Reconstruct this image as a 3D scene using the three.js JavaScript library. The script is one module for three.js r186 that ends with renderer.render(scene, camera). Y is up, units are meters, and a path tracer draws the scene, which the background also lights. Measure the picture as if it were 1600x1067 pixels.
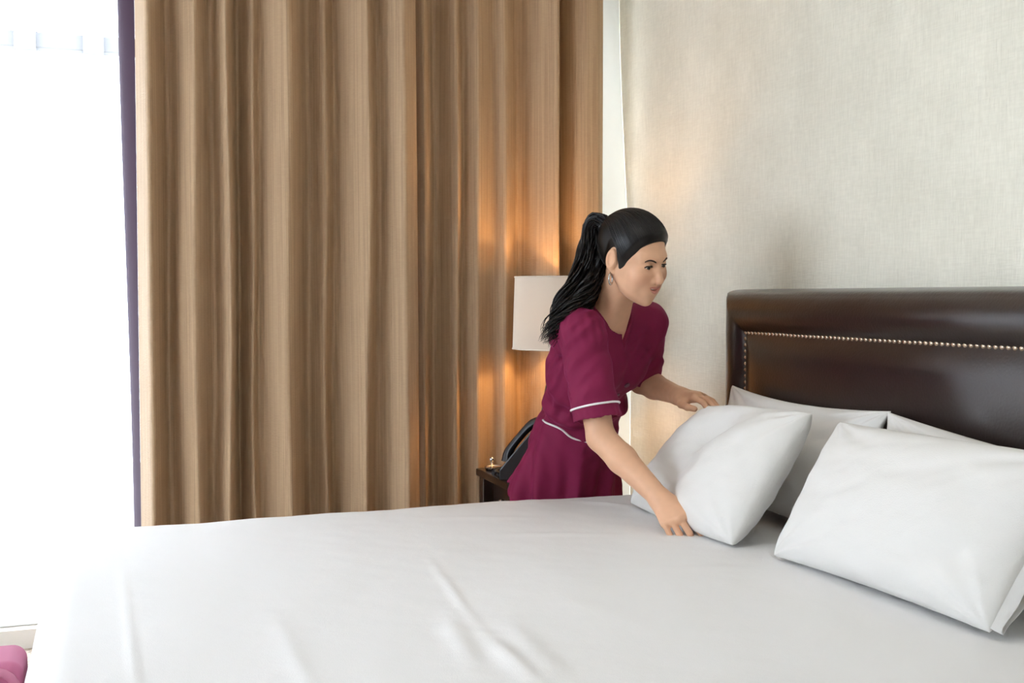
import * as THREE from 'three';
import { mergeGeometries, mergeVertices } from 'three/addons/utils/BufferGeometryUtils.js';
import { RoundedBoxGeometry } from 'three/addons/geometries/RoundedBoxGeometry.js';
import { RectAreaLightUniformsLib } from 'three/addons/lights/RectAreaLightUniformsLib.js';
import { ImprovedNoise } from 'three/addons/math/ImprovedNoise.js';

// ---------------------------------------------------------------- camera, sky, exposure
const scene = new THREE.Scene();
const camera = new THREE.PerspectiveCamera(2 * Math.atan(533.5 / 1765) * 180 / Math.PI, 1600 / 1067, 0.05, 200);
camera.position.set(0, 1.28, 0);
camera.rotation.order = 'YXZ';
camera.rotation.y = -19.53 * Math.PI / 180;
camera.rotation.x = -Math.atan(70.5 / 1765);
scene.background = new THREE.Color().setRGB(0.885, 0.985, 1.11);
scene.backgroundIntensity = 10.9;
const renderer = new THREE.WebGLRenderer({ antialias: true });
renderer.toneMapping = THREE.LinearToneMapping;
renderer.toneMappingExposure = 1.0;
renderer.shadowMap.enabled = true;

// ---------------------------------------------------------------- helpers
const V = (x, y, z) => new THREE.Vector3(x, y, z);
const noise = new ImprovedNoise();
const N3 = (x, y, z) => noise.noise(x, y, z);
function rng(seed) { let s = seed >>> 0; return () => { s = (s * 1664525 + 1013904223) >>> 0; return s / 4294967296; }; }
const clamp = (x, a = 0, b = 1) => Math.min(b, Math.max(a, x));
const sstep = (a, b, x) => { const t = clamp((x - a) / (b - a)); return t * t * (3 - 2 * t); };
const lerp = (a, b, t) => a + (b - a) * t;
const taken = {};
const numbered = (n) => { taken[n] = (taken[n] ?? -1) + 1; return taken[n] ? `${n}_${String(taken[n]).padStart(3, '0')}` : n; };
function mesh(name, geometry, material, parent) {
  const m = new THREE.Mesh(geometry, material); m.name = name; m.castShadow = m.receiveShadow = true;
  parent.add(m); return m;
}
function tag(o, label, category, group) { o.userData.label = label; o.userData.category = category; if (group) o.userData.group = group; return o; }
function thing(name, label, category, pos = [0, 0, 0], group) {
  const o = new THREE.Group(); o.name = numbered(name); o.position.set(...pos); scene.add(o); return tag(o, label, category, group);
}
function struct(name, label, category, geometry, material) {
  const m = mesh(name, geometry, material, scene); tag(m, label, category); m.userData.kind = 'structure'; return m;
}
// a box between two corners, uv in metres
function box(x0, x1, y0, y1, z0, z1) {
  const g = new THREE.BoxGeometry(x1 - x0, y1 - y0, z1 - z0), p = g.attributes.position, n = g.attributes.normal, uv = g.attributes.uv;
  g.translate((x0 + x1) / 2, (y0 + y1) / 2, (z0 + z1) / 2);
  for (let i = 0; i < p.count; i++) {
    const ax = Math.abs(n.getX(i)), ay = Math.abs(n.getY(i));
    uv.setXY(i, ax > .5 ? p.getZ(i) : p.getX(i), ay > .5 ? p.getZ(i) : p.getY(i));
  }
  return g;
}
function rbox(x0, x1, y0, y1, z0, z1, r = .008, seg = 2) {
  const g = new RoundedBoxGeometry(x1 - x0, y1 - y0, z1 - z0, seg, r); g.translate((x0 + x1) / 2, (y0 + y1) / 2, (z0 + z1) / 2); return g;
}
function gridGeometry(nu, nv, fn, uvf) {            // (nu+1) x (nv+1) points
  const pos = [], uv = [], idx = [];
  for (let j = 0; j <= nv; j++) for (let i = 0; i <= nu; i++) {
    const p = fn(i / nu, j / nv); pos.push(p.x, p.y, p.z); const q = uvf ? uvf(i / nu, j / nv) : [i / nu, j / nv]; uv.push(q[0], q[1]);
  }
  for (let j = 0; j < nv; j++) for (let i = 0; i < nu; i++) { const a = j * (nu + 1) + i, b = a + 1, c = a + nu + 1, d = c + 1; idx.push(a, b, d, a, d, c); }
  const g = new THREE.BufferGeometry();
  g.setAttribute('position', new THREE.Float32BufferAttribute(pos, 3)); g.setAttribute('uv', new THREE.Float32BufferAttribute(uv, 2));
  g.setIndex(idx); g.computeVertexNormals(); return g;
}
function tubeAlong(points, radius, seg = 24, sides = 6, taper) {   // taper(t) scales the radius
  const c = new THREE.CatmullRomCurve3(points), g = new THREE.TubeGeometry(c, seg, radius, sides, false);
  if (taper) {
    const p = g.attributes.position, q = new THREE.Vector3();
    for (let i = 0; i <= seg; i++) { c.getPointAt(i / seg, q); const k = taper(i / seg);
      for (let j = 0; j <= sides; j++) { const n = i * (sides + 1) + j; p.setXYZ(n, q.x + (p.getX(n) - q.x) * k, q.y + (p.getY(n) - q.y) * k, q.z + (p.getZ(n) - q.z) * k); } }
    g.computeVertexNormals();
  }
  return g;
}
function dataTexture(w, h, fn, srgb) {              // fn(u, v) -> grey number or [r, g, b], 0..1
  const d = new Uint8Array(w * h * 4);
  for (let j = 0; j < h; j++) for (let i = 0; i < w; i++) {
    const c = fn(i / w, j / h), k = (j * w + i) * 4, a = Array.isArray(c) ? c : [c, c, c];
    for (let n = 0; n < 3; n++) d[k + n] = clamp(a[n]) * 255; d[k + 3] = 255;
  }
  const t = new THREE.DataTexture(d, w, h); t.wrapS = t.wrapT = THREE.RepeatWrapping; t.magFilter = t.minFilter = THREE.LinearFilter;
  if (srgb) t.colorSpace = THREE.SRGBColorSpace; t.needsUpdate = true; return t;
}
// tiling value noise, cells nx by ny over the tile
function tileNoise(nx, ny, seed) {
  const r = rng(seed), a = Float32Array.from({ length: nx * ny }, r);
  return (u, v) => {
    const x = ((u % 1) + 1) % 1 * nx, y = ((v % 1) + 1) % 1 * ny, i = Math.floor(x) % nx, j = Math.floor(y) % ny, i2 = (i + 1) % nx, j2 = (j + 1) % ny;
    let f = x - Math.floor(x), g = y - Math.floor(y); f = f * f * (3 - 2 * f); g = g * g * (3 - 2 * g);
    return lerp(lerp(a[j * nx + i], a[j * nx + i2], f), lerp(a[j2 * nx + i], a[j2 * nx + i2], f), g);
  };
}
const std = (o) => new THREE.MeshPhysicalMaterial({ side: THREE.DoubleSide, ...o });

// ---------------------------------------------------------------- materials
const M = {};
{
  // grasscloth wallpaper: short fibres both ways, uv in metres, tile 0.8 m
  const a = tileNoise(300, 24, 1), b = tileNoise(30, 260, 2), c = tileNoise(9, 9, 3), d = tileNoise(420, 60, 4);
  const f = (u, v) => .4 * a(u, v) + .3 * b(u, v) + .3 * d(u, v);
  const map = dataTexture(768, 768, (u, v) => { const k = f(u, v), m = c(u, v), s = (k - .5) * .075 + (m - .5) * .03; return [.93 + s, .922 + s, .866 + s * 1.05]; }, true);
  const bump = dataTexture(768, 768, f); map.repeat.set(1.25, 1.25); bump.repeat.set(1.25, 1.25);
  M.wallpaper = std({ map, bumpMap: bump, bumpScale: .0012, roughness: .72 });
}
M.paint = std({ color: '#ece7df', roughness: .85 });
M.ceiling = std({ color: '#f4f2ee', roughness: .9 });
M.whiteFrame = std({ color: '#f1f1ef', roughness: .45 });
{
  const a = tileNoise(128, 128, 11), b = tileNoise(20, 20, 12);
  const map = dataTexture(256, 256, (u, v) => { const k = (a(u, v) - .5) * .16 + (b(u, v) - .5) * .07; return [.66 + k, .61 + k, .55 + k]; }, true);
  const bump = dataTexture(256, 256, a); M.carpet = std({ map, bumpMap: bump, bumpScale: .004, roughness: 1 });
}
{
  // drape cloth: vertical slub threads, uv in metres, tile 0.5 x 1.2 m
  const a = tileNoise(190, 5, 21), b = tileNoise(60, 3, 22), w = tileNoise(40, 420, 23), e = tileNoise(14, 2, 24);
  const f = (u, v) => .45 * a(u, v) + .3 * b(u, v) + .1 * w(u, v) + .15 * e(u, v);
  const map = dataTexture(512, 1024, (u, v) => { const k = (f(u, v) - .5) * .16; return [.735 + k, .62 + k * .95, .49 + k * .8]; }, true);
  const bump = dataTexture(512, 1024, (u, v) => .7 * a(u, v) + .3 * w(u, v));
  for (const t of [map, bump]) t.repeat.set(2, .8333);
  M.drape = std({ map, bumpMap: bump, bumpScale: .0015, roughness: .75, sheen: .35, sheenRoughness: .5, sheenColor: new THREE.Color('#d8b98c') });
}
M.lining = std({ color: '#3c2238', roughness: .9 });
M.sheer = std({ color: '#f4f5f1', roughness: 1, transmission: .16, thickness: 0 });
{
  const a = tileNoise(256, 256, 31), b = tileNoise(26, 26, 32);
  const bump = dataTexture(512, 512, (u, v) => .6 * a(u, v) + .4 * b(u, v)); bump.repeat.set(4, 4);
  M.cotton = std({ color: '#ecebea', roughness: .8, bumpMap: bump, bumpScale: .0004, sheen: .2, sheenRoughness: .6 });
  M.pillow = std({ color: '#e5e3df', roughness: .8, bumpMap: bump, bumpScale: .0004 });
  M.sheet = std({ color: '#e9e6e2', roughness: .85, bumpMap: bump, bumpScale: .001 });
  const bl = dataTexture(512, 512, (u, v) => .5 * a(u, v) + .5 * b(u, v));
  M.leather = std({ color: '#281d1b', roughness: .33, bumpMap: bl, bumpScale: .0006, clearcoat: .65, clearcoatRoughness: .26 });
}
M.nail = std({ color: '#c9b7a2', roughness: .25, metalness: 1 });
M.darkWood = std({ color: '#2a1d18', roughness: .3, clearcoat: .5, clearcoatRoughness: .15 });
M.black = std({ color: '#17161a', roughness: .35 });
M.steel = std({ color: '#c9c9c9', roughness: .25, metalness: 1 });
M.shade = std({ color: '#dcd2c4', roughness: 1, transmission: .018, thickness: 0 });
M.shadeTrim = std({ color: '#efe6d8', roughness: .9 });
M.pink = std({ color: '#c0708f', roughness: .8, sheen: .5, sheenRoughness: .5 });
M.pinkPiping = std({ color: '#c9829b', roughness: .75 });
M.glass = std({ color: '#ffffff', roughness: 0, transmission: 1, thickness: 0, ior: 1.45 });
M.beam = std({ color: '#6f6f70', roughness: .9 });
M.concrete = std({ color: '#b9b9b6', roughness: .9 });
M.uniform = std({ color: '#812347', roughness: .7, specularIntensity: .35, sheen: .6, sheenRoughness: .45, sheenColor: new THREE.Color('#f060c0') });
M.piping = std({ color: '#f3eef0', roughness: .7 });
M.button = std({ color: '#6d3350', roughness: .3 });
M.skin = std({ color: '#ffffff', vertexColors: true, roughness: .5, sheen: .15 });
M.hair = std({ color: '#0d0908', roughness: .38, specularIntensity: .7 });
M.brow = std({ color: '#3a241c', roughness: .8 });
M.eyeWhite = std({ color: '#e8e2dc', roughness: .2 });
M.iris = std({ color: '#20130e', roughness: .1 });
M.teeth = std({ color: '#f2eee6', roughness: .3 });
M.shoe = std({ color: '#1b1a1c', roughness: .6 });
M.mattress = std({ color: '#e4e1dc', roughness: .9 });

// ---------------------------------------------------------------- the room
const XL = -3.3, XR = 1.98, ZB = -4.42, ZF = 1.35, HC = 2.62, T = .15;
struct('floor', 'beige carpet floor of the hotel room', 'floor', box(XL - T, XR + T, -T, 0, ZB - T, ZF + T), M.carpet);
struct('ceiling', 'white painted ceiling', 'ceiling', box(XL - T, XR + T, HC, HC + T, ZB - T, ZF + T), M.ceiling);
struct('wall_right', 'beige grasscloth wallpaper wall behind the headboard', 'wall', box(XR, XR + T, 0, HC, ZB, ZF), M.wallpaper);
const LZ0 = -3.0, LZ1 = -.5, LY0 = .95, LY1 = 2.4;       // window opening in the left wall
struct('wall_left', 'plain light wall with a wide window at the foot side of the room', 'wall', mergeGeometries([
  box(XL - T, XL, 0, LY0, ZB, ZF), box(XL - T, XL, LY1, HC, ZB, ZF), box(XL - T, XL, LY0, LY1, ZB, LZ0), box(XL - T, XL, LY0, LY1, LZ1, ZF)]), M.paint);
{
  const w = new THREE.Group(); w.name = 'window_2'; w.position.set(XL - .08, LY0, 0); scene.add(w);
  tag(w, 'wide window with white frame in the wall facing the headboard', 'window'); w.userData.kind = 'structure';
  const h = LY1 - LY0, a = -.03, b = .03;
  mesh('frame', mergeGeometries([rbox(a, b, 0, .05, LZ0, LZ1), rbox(a, b, h - .05, h, LZ0, LZ1), rbox(a, b, 0, h, LZ0, LZ0 + .05), rbox(a, b, 0, h, LZ1 - .05, LZ1)]), M.whiteFrame, w);
  const e = [0, 1, 2, 3].map((i) => lerp(LZ0 + .05, LZ1 - .05, i / 3));
  for (let i = 0; i < 3; i++) { if (i) mesh('mullion', rbox(a, b, .05, h - .05, e[i] - .03, e[i] + .03), M.whiteFrame, w);
    mesh('pane', new THREE.PlaneGeometry(e[i + 1] - e[i] - .06, h - .1).rotateY(Math.PI / 2).translate(0, h / 2, (e[i] + e[i + 1]) / 2), M.glass, w); }
}
struct('wall_front', 'plain light wall behind the viewpoint', 'wall', box(XL - T, XR + T, 0, HC, ZF, ZF + T), M.paint);
const WX0 = -.58, WX1 = 1.9, WY0 = .07, WY1 = 2.5;
struct('wall_back', 'light wall around the wide window', 'wall', mergeGeometries([
  box(XL - T, WX0, 0, HC, ZB - T, ZB), box(WX1, XR + T, 0, HC, ZB - T, ZB), box(WX0, WX1, 0, WY0, ZB - T, ZB), box(WX0, WX1, WY1, HC, ZB - T, ZB)]), M.paint);
struct('baseboard_right', 'white baseboard under the wallpaper wall', 'baseboard', rbox(XR - .015, XR, 0, .1, ZB, ZF, .004), M.whiteFrame);
{
  const w = new THREE.Group(); w.name = 'window_1'; w.position.set(0, WY0, ZB - .08); scene.add(w);
  tag(w, 'wide bright floor to ceiling window with white frame', 'window'); w.userData.kind = 'structure';
  const h = WY1 - WY0, z0 = -.03, z1 = .03;
  mesh('frame', mergeGeometries([rbox(WX0, WX1, 0, .04, z0, z1), rbox(WX0, WX1, h - .05, h, z0, z1), rbox(WX0, WX0 + .05, 0, h, z0, z1), rbox(WX1 - .05, WX1, 0, h, z0, z1)]), M.whiteFrame, w);
  const mull = [.16, 1.0];
  for (const x of mull) mesh('mullion', rbox(x - .03, x + .03, .05, h - .05, z0, z1), M.whiteFrame, w);
  const e = [WX0 + .05, ...mull, WX1 - .05];
  for (let i = 0; i < 3; i++) mesh('pane', new THREE.PlaneGeometry(e[i + 1] - e[i] - (i ? .06 : .03), h - .1).translate((e[i] + e[i + 1]) / 2, h / 2, 0), M.glass, w);
}
{
  RectAreaLightUniformsLib.init();
  const o = thing('ceiling_light', 'square white ceiling light panel above the bed', 'ceiling light', [.75, HC - .05, -1.75]);
  mesh('frame', mergeGeometries([rbox(-.55, .55, 0, .05, -.5, -.47, .004), rbox(-.55, .55, 0, .05, .47, .5, .004), rbox(-.55, -.52, 0, .05, -.47, .47, .004), rbox(.52, .55, 0, .05, -.47, .47, .004)]), M.whiteFrame, o);
  mesh('diffuser', box(-.52, .52, .012, .045, -.47, .47), std({ color: '#f4f2ec', roughness: .8, emissive: new THREE.Color().setRGB(1, .95, .88), emissiveIntensity: .7 }), o);
  const l = new THREE.RectAreaLight(new THREE.Color().setRGB(1, .95, .88), 1.2, 1.02, .92); l.position.set(0, .006, 0); l.rotation.x = -Math.PI / 2; l.name = 'panel_light'; o.add(l);
}
// outside: a balcony with a slatted shade beam
tag(mesh('balcony_floor', box(-6, 6, -.3, -.05, -9.5, ZB - T), M.concrete, scene), 'pale concrete balcony floor outside the window', 'balcony').userData.kind = 'structure';
{
  const b = thing('pergola_beam', 'faint grey beam with blocks seen through the bright window', 'beam', [-1.5, 2.66, -7]);
  mesh('beam', rbox(-3, 3, .02, .11, -.05, .05), M.beam, b);
  for (let i = 0; i < 17; i++) mesh('rafter_end', rbox(-2.95 + i * .36, -2.84 + i * .36, -.01, .17, -.12, .12), M.beam, b);
  for (const x of [-2.95, 2.95]) mesh('post', rbox(x - .05, x + .05, -2.67, .02, -.05, .05), M.beam, b);
}

// ---------------------------------------------------------------- curtains
function spline(pts) {                               // smooth interpolation through [x, z] pairs
  const n = pts.length;
  return (x) => {
    let i = 0; while (i < n - 2 && x > pts[i + 1][0]) i++;
    const p1 = pts[i], p2 = pts[i + 1], p0 = pts[i - 1] ?? p1, p3 = pts[i + 2] ?? p2, h = p2[0] - p1[0], t = clamp((x - p1[0]) / h);
    const m1 = (p2[1] - p0[1]) / Math.max(1e-6, p2[0] - p0[0]) * h * .8, m2 = (p3[1] - p1[1]) / Math.max(1e-6, p3[0] - p1[0]) * h * .8, t2 = t * t, t3 = t2 * t;
    return (2 * t3 - 3 * t2 + 1) * p1[1] + (t3 - 2 * t2 + t) * m1 + (-2 * t3 + 3 * t2) * p2[1] + (t3 - t2) * m2;
  };
}
const foldsA = [[.088, 0], [.124, .05], [.187, 0], [.268, .06], [.334, .02], [.382, .055], [.43, 0], [.472, .035], [.497, .018], [.578, .06], [.67, 0], [.723, .025], [.767, 0], [.857, .06], [.909, .03], [.977, .07], [1.02, .062], [1.042, .05]];
const foldsB = [[.70, -.03], [.8, -.02], [.9, -.035], [1.0, -.03], [1.062, 0], [1.089, .03], [1.149, 0], [1.214, .045], [1.254, .02], [1.3, .05], [1.371, .02], [1.415, .035], [1.494, -.015], [1.573, .03], [1.618, .05], [1.656, -.04], [1.707, .025], [1.789, .035], [1.838, .005]];
const DY0 = .015, DY1 = 2.56;
function drape(name, label, folds, z, gain, seed, lining) {
  const x0 = folds[0][0], x1 = folds[folds.length - 1][0], f = spline(folds), o = thing(name, label, 'curtain', [(x0 + x1) / 2, 0, z], 'brown drapes at the window');
  const NU = 260, arc = [0];
  for (let i = 1; i <= NU; i++) { const a = x0 + (x1 - x0) * (i - 1) / NU, b = x0 + (x1 - x0) * i / NU; arc.push(arc[i - 1] + Math.hypot(b - a, (f(b) - f(a)) * gain)); }
  const shape = (u, v) => {
    const y = lerp(DY1, DY0, v), x = x0 + (x1 - x0) * u, edge = Math.min(u, 1 - u) * 8;
    const wander = clamp(edge) * (N3(x * 5, y * .7, seed) * .03 + N3(x * 14, y * 1.3, seed + 5) * .008) * (.3 + v);
    const depth = gain * f(x + wander) * lerp(.8, 1.12, v) + N3(x * 24, y * .6, seed + 9) * .004;
    return V(x - (x0 + x1) / 2, y, depth);
  };
  mesh('drape_panel', gridGeometry(NU, 30, shape, (u, v) => [arc[Math.round(u * NU)] + x0, lerp(DY1, DY0, v)]), M.drape, o);
  if (lining) mesh('lining', gridGeometry(14, 30, (u, v) => {   // the leading edge turns back towards the window
    const p = shape(0, v), s = u * .17, lean = lerp(.052, .018, sstep(0, .9, v));
    return V(p.x - Math.sin(u * 2.2) * lean - .004 * u, p.y, p.z - .004 - s);
  }), M.lining, o);
  return o;
}
drape('drape', 'brown drape panel at the bright window with dark plum lining edge', foldsA, -4.08, 2.7, 3, true);
drape('drape', 'brown drape panel behind the bedside lamp, nearest the headboard wall', foldsB, -4.12, 2.2, 17, false);
{
  const o = thing('sheer_curtain', 'white sheer curtain strip between brown drape and wallpaper wall', 'curtain', [1.87, 0, -4.215]);
  mesh('sheer_panel', gridGeometry(70, 40, (u, v) => {
    const x = lerp(-.30, .109, u), y = lerp(2.56, .02, v), back = -.12 * (1 - sstep(0, .6, v));
    return V(x, y, Math.sin(u * 30 + v * .6) * .008 * (1 - u) - .03 + (.10 + back) * sstep(.62, 1, u));
  }), M.sheer, o);
}
{
  const o = thing('curtain_track', 'white ceiling track that carries the brown drapes', 'track', [.9, 2.57, -4.14]);
  mesh('rail', rbox(-2.9, 1.05, 0, .045, -.17, .1, .004), M.whiteFrame, o);
}

// ---------------------------------------------------------------- headboard
{
  const z0 = -3.24, z1 = -1.2, yb = .3, yt = 1.303, xb = 1.965, B = .137;
  const o = thing('headboard', 'dark brown leather headboard with brass nailhead trim', 'headboard', [xb, yb, (z0 + z1) / 2]);
  const lin = (len, both) => { const a = []; for (const e of [0, .0015, .004, .008, .013, .019, .026, .034, .042, .05, .06, .07, .08, .09, .1, .11, .12, .128, .133, B, .142, .15, .16, .175, .19, .21]) a.push(e);
    let e = .24; const end = both ? len - .21 : len; while (e < end - .01) { a.push(e); e += .03; }
    if (both) for (let i = 25; i >= 0; i--) a.push(len - a[i]); else a.push(len); return a; };
  const dz = lin(z1 - z0, true), dy = lin(yt - yb, false);
  const prof = (e) => {
    if (e < .019) { const t = 1 - e / .019; return .005 + .077 * Math.sqrt(Math.max(0, 1 - t * t)); }
    if (e < B) { const t = (e - .019) / (B - .019); return .082 + .002 * t + .026 * Math.pow(Math.sin(Math.PI * t), .8); }
    const t = clamp((e - B) / .09); return .084 + .022 * Math.sin(t * Math.PI / 2);
  };
  const pick = (inner) => {
    const pos = [], uv = [], idx = [], id = new Map();
    const at = (i, j) => { const k = i * 1000 + j; if (!id.has(k)) { const e = Math.min(dz[i], z1 - z0 - dz[i], dy[j]); id.set(k, pos.length / 3);
      const ee = inner ? Math.max(e, B + 1e-6) : Math.min(e, B), z = z0 + dz[i] - (z0 + z1) / 2, y = yt - dy[j] - yb;
      const sag = inner ? N3(z * 3, y * 3, 4) * .004 * sstep(B, .25, e) : N3(z * 6, y * 6, 7) * .002 * sstep(.01, .05, e); pos.push(-prof(ee) - sag, y, z); uv.push(z, y); } return id.get(k); };
    for (let i = 0; i < dz.length - 1; i++) for (let j = 0; j < dy.length - 1; j++) {
      const e = Math.min((dz[i] + dz[i + 1]) / 2, z1 - z0 - (dz[i] + dz[i + 1]) / 2, (dy[j] + dy[j + 1]) / 2);
      if ((e > B) === inner) { const a = at(i, j), b = at(i + 1, j), c = at(i, j + 1), d = at(i + 1, j + 1); idx.push(a, d, b, a, c, d); }
    }
    const g = new THREE.BufferGeometry(); g.setAttribute('position', new THREE.Float32BufferAttribute(pos, 3)); g.setAttribute('uv', new THREE.Float32BufferAttribute(uv, 2)); g.setIndex(idx); g.computeVertexNormals(); return g;
  };
  mesh('padded_border', pick(false), M.leather, o); mesh('padded_panel', pick(true), M.leather, o);
  mesh('backing', box(-.006, .014, 0, yt - yb, -(z1 - z0) / 2, (z1 - z0) / 2), M.darkWood, o);
  const ng = new THREE.SphereGeometry(.0078, 10, 5, 0, Math.PI * 2, 0, Math.PI / 2); ng.rotateZ(Math.PI / 2); ng.scale(.75, 1, 1);
  const L = z1 - z0, put = (y, z) => { mesh('nailhead', ng, M.nail, o).position.set(-prof(B) + .001, y, z); };
  const nz = Math.round((L - 2 * B) / .0195), sp = (L - 2 * B) / nz;
  for (let i = 0; i <= nz; i++) put(yt - yb - B, -L / 2 + B + i * sp);
  for (let i = 1; i < 28; i++) for (const s of [-1, 1]) put(yt - yb - B - i * .0195, s * (L / 2 - B));
}

// ---------------------------------------------------------------- bed and duvet
const BX0 = -.13, BX1 = 1.85, BZ0 = -3.195, BZ1 = -1.27, BT = .668;
{
  const o = thing('bed', 'wide hotel bed base and mattress under the white duvet', 'bed', [(BX0 + BX1) / 2, 0, (BZ0 + BZ1) / 2]);
  const hx = (BX1 - BX0) / 2 - .035, hz = (BZ1 - BZ0) / 2 - .035;
  mesh('base', rbox(-hx, hx, .12, .36, -hz, hz, .02), M.darkWood, o);
  mesh('mattress', rbox(-hx, hx, .36, BT - .035, -hz, hz, .06, 5), M.mattress, o);
  for (const sx of [-1, 1]) for (const sz of [-1, 1]) mesh('leg', new THREE.CylinderGeometry(.03, .025, .12, 12).translate(sx * (hx - .12), .06, sz * (hz - .12)), M.darkWood, o);
}
const seg2 = (x, z, a, b) => { const dx = b[0] - a[0], dz = b[1] - a[1], t = clamp(((x - a[0]) * dx + (z - a[1]) * dz) / (dx * dx + dz * dz)); return [Math.hypot(x - a[0] - t * dx, z - a[1] - t * dz), t]; };
const creases = [ // from, to, height, half width
  [[.69, -2.52], [.63, -1.93], .006, .010], [[.63, -1.93], [.62, -1.6], .012, .02], [[.61, -2.1], [.545, -1.72], .009, .022], [[.70, -2.0], [.66, -1.6], .008, .025],
  [[.015, -2.76], [.034, -1.5], .004, .008], [[.29, -2.2], [.285, -1.6], .005, .02], [[1.1, -3.1], [1.22, -3.13], .008, .02], [[.9, -2.75], [1.25, -2.62], .004, .02],
  [[1.0, -2.3], [1.38, -2.2], .005, .03], [[.35, -2.9], [.7, -2.98], .004, .03], [[.85, -1.85], [1.2, -1.75], .004, .04], [[1.3, -3.1], [1.42, -2.98], .008, .02], [[.8, -3.0], [1.1, -2.9], .004, .02],
];
const topHeight = (x, z) => {
  let h = BT + .006 * N3(x * 2.1, z * 2.1, 1) + .0028 * N3(x * 6, z * 5, 2) + .001 * N3(x * 17, z * 15, 3);
  for (const [a, b, k, w] of creases) { const [d, t] = seg2(x, z, a, b); h += .7 * k * Math.exp(-d * d / (w * w)) * Math.sin(Math.PI * clamp(t, .08, .92)); }
  return h;
};
{
  const o = thing('duvet', 'smooth white duvet spread over the whole bed', 'duvet', [(BX0 + BX1) / 2, 0, (BZ0 + BZ1) / 2]);
  const cx = o.position.x, cz = o.position.z, HANG = .44, R = .075;
  const sMin = BX0 - HANG, sMax = 1.8, tMin = BZ0 - HANG, tMax = BZ1 + HANG, inX = R * .7, inZ = R * .7;
  const shape = (u, v) => {
    const s = lerp(sMin, sMax, u), t = lerp(tMin, tMax, v);
    const ex = Math.max(0, BX0 + inX - s), ez = t < BZ0 + inZ ? t - (BZ0 + inZ) : t > BZ1 - inZ ? t - (BZ1 - inZ) : 0, e = Math.hypot(ex, ez);
    const bx = Math.max(s, BX0 + inX), bz = clamp(t, BZ0 + inZ, BZ1 - inZ), y0 = topHeight(bx, bz);
    if (e < 1e-9) return V(bx - cx, y0, bz - cz);
    const a = Math.min(e / R, Math.PI / 2), down = Math.max(0, e - R * Math.PI / 2);
    let out = R * Math.sin(a), y = y0 - R * (1 - Math.cos(a)) - down * .985;
    const along = Math.abs(ez) > ex ? s : t;
    out += down * (.03 + .05 * N3(along * 4, down * 2, 8)) + .012 * sstep(0, .2, down) * Math.sin(along * 17 + 3 * N3(along * 2, 0, 5));
    return V(bx - cx - out * ex / e, Math.max(.05, y), bz - cz + out * ez / e);
  };
  mesh('cover', gridGeometry(300, 300, shape, (u, v) => [lerp(sMin, sMax, u), lerp(tMin, tMax, v)]), M.cotton, o);
}

// ---------------------------------------------------------------- pillows
// A pillow is spanned by its four corners; both faces bulge from the seam, the corners stay pointed.
function pillow(label, [TL, TR, BR, BL], thick, o = {}) {
  const c = (a) => V(...a), tl = c(TL), tr = c(TR), br = c(BR), bl = c(BL);
  const mid = tl.clone().add(tr).add(br).add(bl).multiplyScalar(.25), g = thing('pillow', label, 'pillow', [mid.x, BT, mid.z], 'white pillows on the bed');
  const n = br.clone().sub(tl).cross(tr.clone().sub(bl)).normalize(); if (n.x > 0) n.negate();
  const seed = o.seed ?? 1, concave = o.concave ?? .05;
  const base = (u, v) => {
    const uu = u * (1 - concave * (1 - v * v)), vv = v * (1 - concave * 1.3 * (1 - u * u)), a = (uu + 1) / 2, b = (vv + 1) / 2;
    const top = tl.clone().lerp(tr, a), bot = bl.clone().lerp(br, a); return bot.lerp(top, b);
  };
  const shape = (side) => (i, j) => {
    const u = Math.sin((i - .5) * Math.PI), v = Math.sin((j - .5) * Math.PI), p = base(u, v), full = Math.pow(Math.max(0, (1 - u * u) * (1 - v * v)), .40);
    const cu = 1 - Math.abs(u), cv = 1 - Math.abs(v), ang = Math.atan2(cv, cu), rad = Math.hypot(cu, cv);
    let th = thick / 2 * full * (1 + .10 * N3(u * 1.6 + seed, v * 1.6, side));
    th += (Math.sin(ang * 13 + seed * 2) * .006 * Math.exp(-rad * 2.2) + N3(u * 3.2, v * 3.2 + seed, side * 3) * .006 + N3(u * 8, v * 7, seed) * .0016) * Math.min(1, full * 2.2);
    if (side > 0 && o.dent) for (const [pa, pb, k, w] of o.dent) { const [d] = seg2(u, v, pa, pb); th -= k * Math.exp(-d * d / (w * w)) * Math.min(1, full * 1.3); }
    p.addScaledVector(n, side * th);
    if (o.bend) p.addScaledVector(n, o.bend * (1 - u * u) * .5);
    p.y = Math.max(p.y, topHeight(p.x, p.z) + .003);
    return p.sub(g.position);
  };
  const uvf = (i, j) => [i * .7, j * .45];
  let geo = mergeGeometries([gridGeometry(72, 56, shape(1), uvf), gridGeometry(72, 56, (i, j) => shape(-1)(1 - i, j), uvf)]);
  geo.deleteAttribute('normal'); geo = mergeVertices(geo, 1e-5); geo.computeVertexNormals();
  mesh('pillowcase', geo, M.pillow, g);
  if (o.hem) { // open end of the case: a loose flat flange past the seam, two layers
    for (const side of [1, -1]) mesh('hem', gridGeometry(6, 40, (i, j) => {
      const v = lerp(-.96, o.hemTop ?? .96, j), p = base(o.hem, v), q = base(o.hem * .94, v), dir = p.clone().sub(q).normalize();
      p.addScaledVector(dir, (o.hemWide ?? .030) * i * (.6 + .4 * (1 - v * v))).addScaledVector(n, side * (.003 + .007 * i * (1 - v * v)) - (o.hemBack ?? .01) * i + N3(v * 4, i, seed) * .008 * i);
      p.y = Math.max(p.y, topHeight(p.x, p.z) + .002); return p.sub(g.position);
    }, uvf), M.pillow, g);
  }
  return g;
}
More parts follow.
